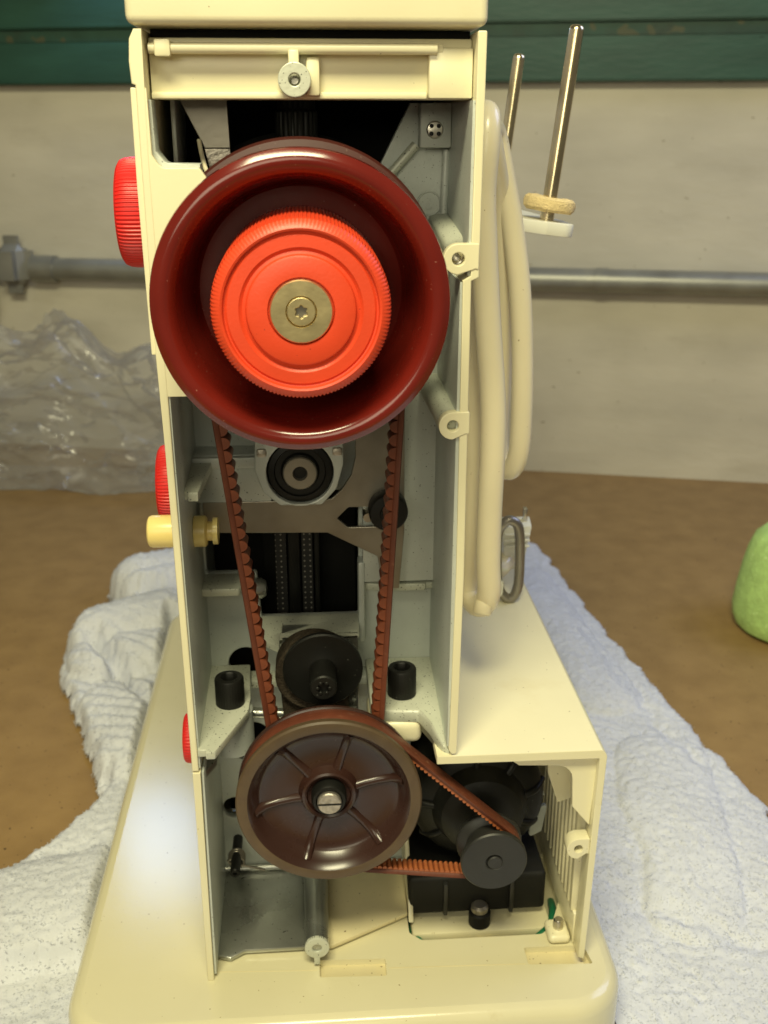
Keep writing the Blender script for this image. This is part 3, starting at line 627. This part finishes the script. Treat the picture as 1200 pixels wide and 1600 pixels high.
# knobs and lever on the control side -------------------------------------------------
def side_knob(y, z, r, x0, x1, cnt):
    d = x1 - x0
    return lathe('selector_knob', [(r * .98, 0), (r, d * .1), (r, d * .62), (r * .985, d * .8), (r * .95, d * .93), (r * .88, d), (r * .6, d * 1.02), (0, d * 1.02)], (x0, y, z), 'red_side', mac, 'x', knurl=(0, 4, cnt, .018), ang=28)
side_knob(40, 320.5, 17.8, -49.3, -60.6, 84); side_knob(62, 217.5, 15.5, -47.0, -58.2, 74); side_knob(32, 122.6, 9.8, -45.6, -51.8, 48)
lv = lathe('lever_button', [(5.8, 14), (6, 13), (6, 1.6), (5.6, .5), (4.8, 0), (0, 0)], (-60.0, 36, 208), 'lever', mac, 'x', 36)
lathe('collar', [(4.8, 0), (5.8, .4), (5.8, 4.4), (5, 5), (3.6, 5.2), (3.6, 7), (5, 7.2), (5, 9), (2, 9.2)], (-43.6, 36, 207.6), 'lever', lv, 'x', 32)
# spool pins ---------------------------------------------------------------------------
def spool(bx, by, bz, tx, ty, tz, r):
    A = Vector((bx, by, bz)); B = Vector((tx, ty, tz)); d = (B - A).normalized()
    return tube('spool_pin', [A, B - d * 2.2, B - d * 1.0, B - d * .3, B], r, 'pin_steel', mac, seg=20, sub=0, radii=lambda t: r * (1 if t < .3 else .93 if t < .6 else .7 if t < .9 else .3))
p1 = spool(98.0, 110, 306, 107.2, 112, 384.2, 2.9); p2 = spool(87.5, 160, 318, 94.6, 162, 376.6, 2.6)
fd = lathe('felt_pad', [(3, 2.8), (9, 3.0), (10.3, 2.2), (10.8, .6), (10.4, -1.4), (9.2, -2.6), (3, -2.8)], (0, 0, 0), 'felt', p1, 'z', 48)
for v in fd.data.vertices:
    q = v.co * 1000 + OFF; nz = mn.noise(q * .35) * .5
    v.co = (Matrix.Rotation(R(9), 3, 'Y') @ (q + Vector((0, 0, nz))) + Vector((99.4, 110, 317.4)) - OFF) * S
plate('spool_plate', fil([(52, 100, 3), (96, 97, 4), (108.5, 100, 7), (108.5, 121, 7), (96, 176, 6), (52, 176, 3)]), -2.6, 2.6, 'white', mac, axis='z', bev=.6)
sp_ = bpy.data.objects['spool_plate']
for v in sp_.data.vertices:
    q = v.co * 1000 + OFF; v.co = (Matrix.Rotation(R(8), 3, 'Y') @ (q - Vector((100, 110, 0))) + Vector((100, 110, 308.5)) - OFF) * S
tube('cord_hook', [(88, 132, 150), (87.5, 131, 165), (90.5, 130, 171.5), (94, 130, 172.5), (97.5, 130, 168), (98.6, 130, 152), (98.2, 130, 138), (95, 130, 132), (90.5, 130.5, 135), (88.4, 131.5, 142)], 2.4, 'steel_brown', mac, seg=16, closed=True)
box('hook_foot', 49, 91, 128, 136, 134, 142, 'white', mac, 1)

# ================================================================ power cord
OFF = Vector((66, 60, 165)); cord = empty('power_cord', OFF)
tag(cord, 'thick cream power cord hanging in coils behind the sewing machine', 'cord')
top = [(58.5, 62, 340), (60.4, 54, 349), (61.8, 45, 351), (61.2, 40, 343)]
tube('cable', [(63, 56, 169), (62.6, 57, 176), (62.4, 55, 192), (62.3, 55, 218.6), (62.2, 55, 256), (61.5, 58, 290), (60, 62, 325)] + top + [(60.4, 40, 326), (61.8, 40, 305), (63.7, 40, 283), (66.5, 40, 255), (67.2, 40, 236), (66.9, 40, 211), (67.1, 40, 190), (68.0, 41, 178), (67.2, 44.5, 171), (65, 50, 167.5), (63, 56, 169)], 4.7, 'cord', cord, seg=18)
tube('cable_end', [(66.4, 41.5, 173), (65.4, 40.2, 168.8), (65.2, 40, 168.2), (65.1, 39.8, 167.8)], 3.6, 'cord', cord, seg=18, sub=0, radii=lambda t: 3.7 if t < .4 else 3.2 if t < .8 else 2.2)
tube('cable', [(68, 76, 346), (71.5, 84, 345), (75, 86, 333), (79.8, 86, 312), (83.7, 85, 287.6), (85.9, 85, 262), (86.8, 85, 236), (86.4, 86, 219), (84, 90, 211), (81, 96, 213), (79.8, 99, 226), (80, 98, 250), (78.8, 94, 285), (75.5, 88, 318), (70, 78, 338)], 4.4, 'cord', cord, seg=18, closed=True)
tube('cable', [(70, 92, 345), (72.5, 96, 332), (78.5, 100, 300), (80.5, 104, 260), (81, 108, 225), (79, 110, 190), (80, 122, 160), (90, 140, 143), (97, 150, 145)], 4.2, 'cord', cord, seg=16)
pg = slab('plug', [(93, 146, 163), (107.5, 147, 163), (109, 160, 163.5), (94, 160, 163.5)], 13, 'white', cord, 1)
for v in pg.data.vertices:
    q = v.co * 1000 + OFF
    if q.z < 152: v.co.x += (-3.5 if q.x > 100 else 1.5) * S; v.co.z -= 10 * S
for z in (159, 156, 153): box('grip_ridge', 94, 106.5, 145.0, 146.2, z - .6, z + .6, 'white', pg, .3)
box('prong', 104.4, 106.2, 152, 156, 163, 170, 'steel', pg, .4)

# ================================================================ towel
def capsule(px, py, a, b_):
    ax, ay = a; bx, by = b_; dx, dy = bx - ax, by - ay
    t = np.clip(((px - ax) * dx + (py - ay) * dy) / (dx * dx + dy * dy), 0, 1)
    return np.hypot(px - ax - t * dx, py - ay - t * dy)
def sstep(a, b_, x): t = np.clip((x - a) / (b_ - a), 0, 1); return t * t * (3 - 2 * t)
def fbm(nx, ny, cells, seed):
    rs = np.random.RandomState(seed); g = rs.randn(cells + 3, cells + 3)
    u = np.linspace(0, cells, nx); v = np.linspace(0, cells, ny); iu = u.astype(int); iv = v.astype(int); fu = u - iu; fv = v - iv
    fu = fu * fu * (3 - 2 * fu); fv = fv * fv * (3 - 2 * fv); fu = fu[:, None]; fv = fv[None, :]
    a = g[np.ix_(iu, iv)]; b_ = g[np.ix_(iu + 1, iv)]; c = g[np.ix_(iu, iv + 1)]; d = g[np.ix_(iu + 1, iv + 1)]
    return (a * (1 - fu) + b_ * fu) * (1 - fv) + (c * (1 - fu) + d * fu) * fv
OFF = Vector((0, 150, 0))
poly = [(-330, -160), (300, -160), (262, 20), (240, 122), (224, 232), (205, 400), (193, 525), (150, 545), (60, 520), (-40, 480), (-118, 458), (-150, 452), (-160, 436), (-152, 402), (-143, 380), (-158, 360), (-173, 335), (-170, 305), (-152, 250), (-130, 200), (-118, 166), (-135, 128), (-158, 98), (-205, 52), (-330, -20)]
x0, x1, y0, y1, stp = -335, 305, -165, 550, 1.25
xs = np.arange(x0, x1, stp); ys = np.arange(y0, y1, stp); NX, NY = len(xs), len(ys); X, Y = np.meshgrid(xs, ys, indexing='ij')
# wobble the outline a little
wx = fbm(NX, NY, 60, 1) * 1.6 + fbm(NX, NY, 180, 2) * .8; wy = fbm(NX, NY, 60, 3) * 1.6 + fbm(NX, NY, 180, 4) * .8
QX, QY = X + wx, Y + wy
inside = np.zeros(X.shape, bool); dist = np.full(X.shape, 1e9)
for i in range(len(poly)):
    (ax, ay), (bx, by) = poly[i - 1], poly[i]
    cond = ((ay > QY) != (by > QY)) & (QX < (bx - ax) * (QY - ay) / (by - ay + 1e-12) + ax)
    inside ^= cond; dist = np.minimum(dist, capsule(QX, QY, poly[i - 1], poly[i]))
H = 5.2 * np.sqrt(np.clip(1 - (1 - np.clip(dist / 5, 0, 1)) ** 2, 0, 1))
fold = 1.8 * fbm(NX, NY, 8, 5) + .7 * fbm(NX, NY, 22, 6)
ridge = np.zeros(X.shape)
def roll(a, b_, wd, h):
    global ridge
    d = capsule(X + fbm(NX, NY, 14, 9) * 3, Y + fbm(NX, NY, 14, 10) * 3, a, b_); ridge = np.maximum(ridge, h * np.sqrt(np.clip(1 - (d / wd) ** 2, 0, 1)))
roll((-132, 432), (-70, 448), 25, 25); roll((-128, 408), (-80, 430), 16, 20)
roll((-146, 338), (-92, 368), 26, 22); roll((-140, 308), (-104, 318), 24, 15)
roll((-118, 250), (-95, 200), 30, 9); roll((-190, 60), (-110, 74), 40, 9)
roll((170, 430), (186, 250), 20, 6); roll((196, 180), (176, 60), 26, 5)
# an upper layer that ends in a loose edge at the lower left
edge = 40 + (X + 139) * .15 + 3 * np.sin(X * .06); layer = 6.5 * sstep(-1.5, 2.0, Y - edge) * (X < 0)
Z = H + np.clip(fold, -2, 6) * sstep(0, 30, dist) + ridge + layer * sstep(0, 8, dist)
for a, b_, wd, dp in (((-150, 324), (-127, 284), 5, 14), ((-127, 284), (-102, 247), 4.5, 8), ((-140, 398), (-95, 404), 5, 10), ((-100, 398), (-92, 330), 6, 6), ((-200, 78), (-120, 110), 6, 3), ((190, 330), (214, 170), 5, 2.5), ((150, 60), (215, 20), 5, 2.0)):
    Z -= dp * np.exp(-(capsule(X + wx, Y + wy, a, b_) / wd) ** 2) * sstep(0, 6, dist)
Z = np.maximum(Z, 1.5 * sstep(0, 3, dist))
# ribbed border along the left hem
bord = sstep(-90, -110, X) * sstep(160, 190, Y) * sstep(345, 310, Y); Z += bord * .8 * np.sin((Y + X * .5) * 2 * math.pi / 10.5)
# pressed flat under the machine
foot = sstep(-106, -97, X) * sstep(128, 119, X) * sstep(-34, -25, Y) * sstep(356, 346, Y)
Z = Z * (1 - foot) + np.minimum(Z, 4.0) * foot
# terry loops
rs = np.random.RandomState(8); g = rs.rand(NX, NY)
g = (g + np.roll(g, 1, 0) + np.roll(g, 1, 1) + np.roll(np.roll(g, 1, 0), 1, 1)) / 4
terry = (g - .5) * .8 + fbm(NX, NY, 240, 11) * .35
Z = np.maximum(Z + terry * sstep(0, 4, dist) * (1 - foot), .25)
idx = -np.ones(X.shape, int); keep = inside; idx[keep] = np.arange(keep.sum())
V = np.stack([X[keep] + rs.randn(keep.sum()) * .25, Y[keep] + rs.randn(keep.sum()) * .25, Z[keep]], 1)
c = keep[:-1, :-1] & keep[1:, :-1] & keep[1:, 1:] & keep[:-1, 1:]
deep = (foot > .999); c &= ~(deep[:-1, :-1] & deep[1:, 1:])
F4 = np.stack([idx[:-1, :-1][c], idx[1:, :-1][c], idx[1:, 1:][c], idx[:-1, 1:][c]], 1)
me = bpy.data.meshes.new('towel'); V2 = (V - np.array(OFF)) * S
me.vertices.add(len(V2)); me.vertices.foreach_set('co', V2.ravel()); me.loops.add(F4.size); me.loops.foreach_set('vertex_index', F4.ravel())
me.polygons.add(len(F4)); me.polygons.foreach_set('loop_start', np.arange(0, F4.size, 4)); me.update(); me.validate()
me.materials.append(M['terry'])
for p in me.polygons: p.use_smooth = True
tow = bpy.data.objects.new('towel', me); col.objects.link(tow); tow.location = OFF * S
tag(tow, 'crumpled white terry towel spread under the sewing machine', 'towel')
# loose pile: short bent fibres
cand = np.where(keep & (foot < .5))
pick = rs.choice(len(cand[0]), 120000, replace=True); ci, cj = cand[0][pick], cand[1][pick]
B = np.stack([X[ci, cj] + rs.uniform(-.6, .6, len(ci)), Y[ci, cj] + rs.uniform(-.6, .6, len(ci)), Z[ci, cj] - .12], 1)
an = rs.uniform(0, 2 * math.pi, len(ci)); dh = np.stack([np.cos(an), np.sin(an), 0 * an], 1); dh2 = np.stack([np.cos(an + rs.randn(len(ci)) * .7), np.sin(an + rs.randn(len(ci)) * .7), 0 * an], 1)
ln = rs.uniform(.4, .85, len(ci))[:, None]; hz = rs.uniform(.12, .4, len(ci))[:, None] * np.array([[0, 0, 1.0]])
sd = np.stack([-np.sin(an), np.cos(an), 0 * an], 1) * rs.uniform(.2, .34, len(ci))[:, None]
c0, c1, c2 = B, B + dh * ln + hz, B + dh * ln + dh2 * ln * .9 + hz * .35
V3 = np.stack([c0 - sd * .6, c0 + sd * .6, c1 - sd, c1 + sd, c2 - sd * .6, c2 + sd * .6], 1).reshape(-1, 3)
kk = np.arange(len(ci))[:, None] * 6; F5 = np.concatenate([kk + np.array([[0, 1, 3, 2]]), kk + np.array([[2, 3, 5, 4]])], 0)
me = bpy.data.meshes.new('pile'); me.vertices.add(len(V3)); me.vertices.foreach_set('co', ((V3 - np.array(OFF)) * S).ravel()); me.loops.add(F5.size); me.loops.foreach_set('vertex_index', F5.ravel())
me.polygons.add(len(F5)); me.polygons.foreach_set('loop_start', np.arange(0, F5.size, 4)); me.update(); me.validate(); me.materials.append(M['pile'])
pile = bpy.data.objects.new('pile', me); col.objects.link(pile); pile.parent = tow; pile['kind'] = 'stuff'

# ================================================================ plastic bag
OFF = Vector((-265, 735, 0)); bag = None
bm = bmesh.new(); bmesh.ops.create_icosphere(bm, subdivisions=6, radius=1)
for v in bm.verts:
    d = v.co.copy(); q = d * 2.1 + Vector((3, 7, 1))
    rdg = (1 - abs(mn.noise(q))) ** 2 * .26 + (1 - abs(mn.noise(q * 2.3))) ** 3 * .10 + (1 - abs(mn.noise(q * 5.1))) ** 5 * .03 + (1 - abs(mn.noise(q * 10.3))) ** 6 * .012 + .65
    p = Vector((d.x * 205, d.y * 62, 62 + d.z * 88)) ; p = Vector((p.x * rdg * 1.05, p.y * rdg, max(.4, 62 + (p.z - 62) * rdg * 1.12)))
    p.z += (p.z / 90) ** 2 * 10 * mn.noise(Vector((p.x * .02, 3, 5)))
    v.co = p * S
me = bpy.data.meshes.new('plastic_bag'); bm.to_mesh(me); bm.free(); me.materials.append(M['film'])
for p in me.polygons: p.use_smooth = True
me.set_sharp_from_angle(angle=R(28))
bag = bpy.data.objects.new('plastic_bag', me); col.objects.link(bag); bag.location = OFF * S; bag.rotation_euler.z = R(-12)
tag(bag, 'crumpled clear plastic bag lying against the wall left of the machine', 'plastic bag')

# ================================================================ green foam roll
OFF = Vector((352, 345, 0))
gr = lathe('foam_roll', [(30, .2), (38, .8), (43, 4), (45, 9), (45.6, 16), (44.4, 30), (42.2, 46), (39.6, 59), (36.0, 69), (30, 75), (18, 78), (0, 78.5)], tuple(OFF), 'green_foam', None, 'z', 96)
gr.location = OFF * S
for v in gr.data.vertices: v.co *= 1 + .012 * mn.noise(v.co * 160)
tag(gr, 'light green porous foam roll standing on the bench at the right edge', 'foam roll')
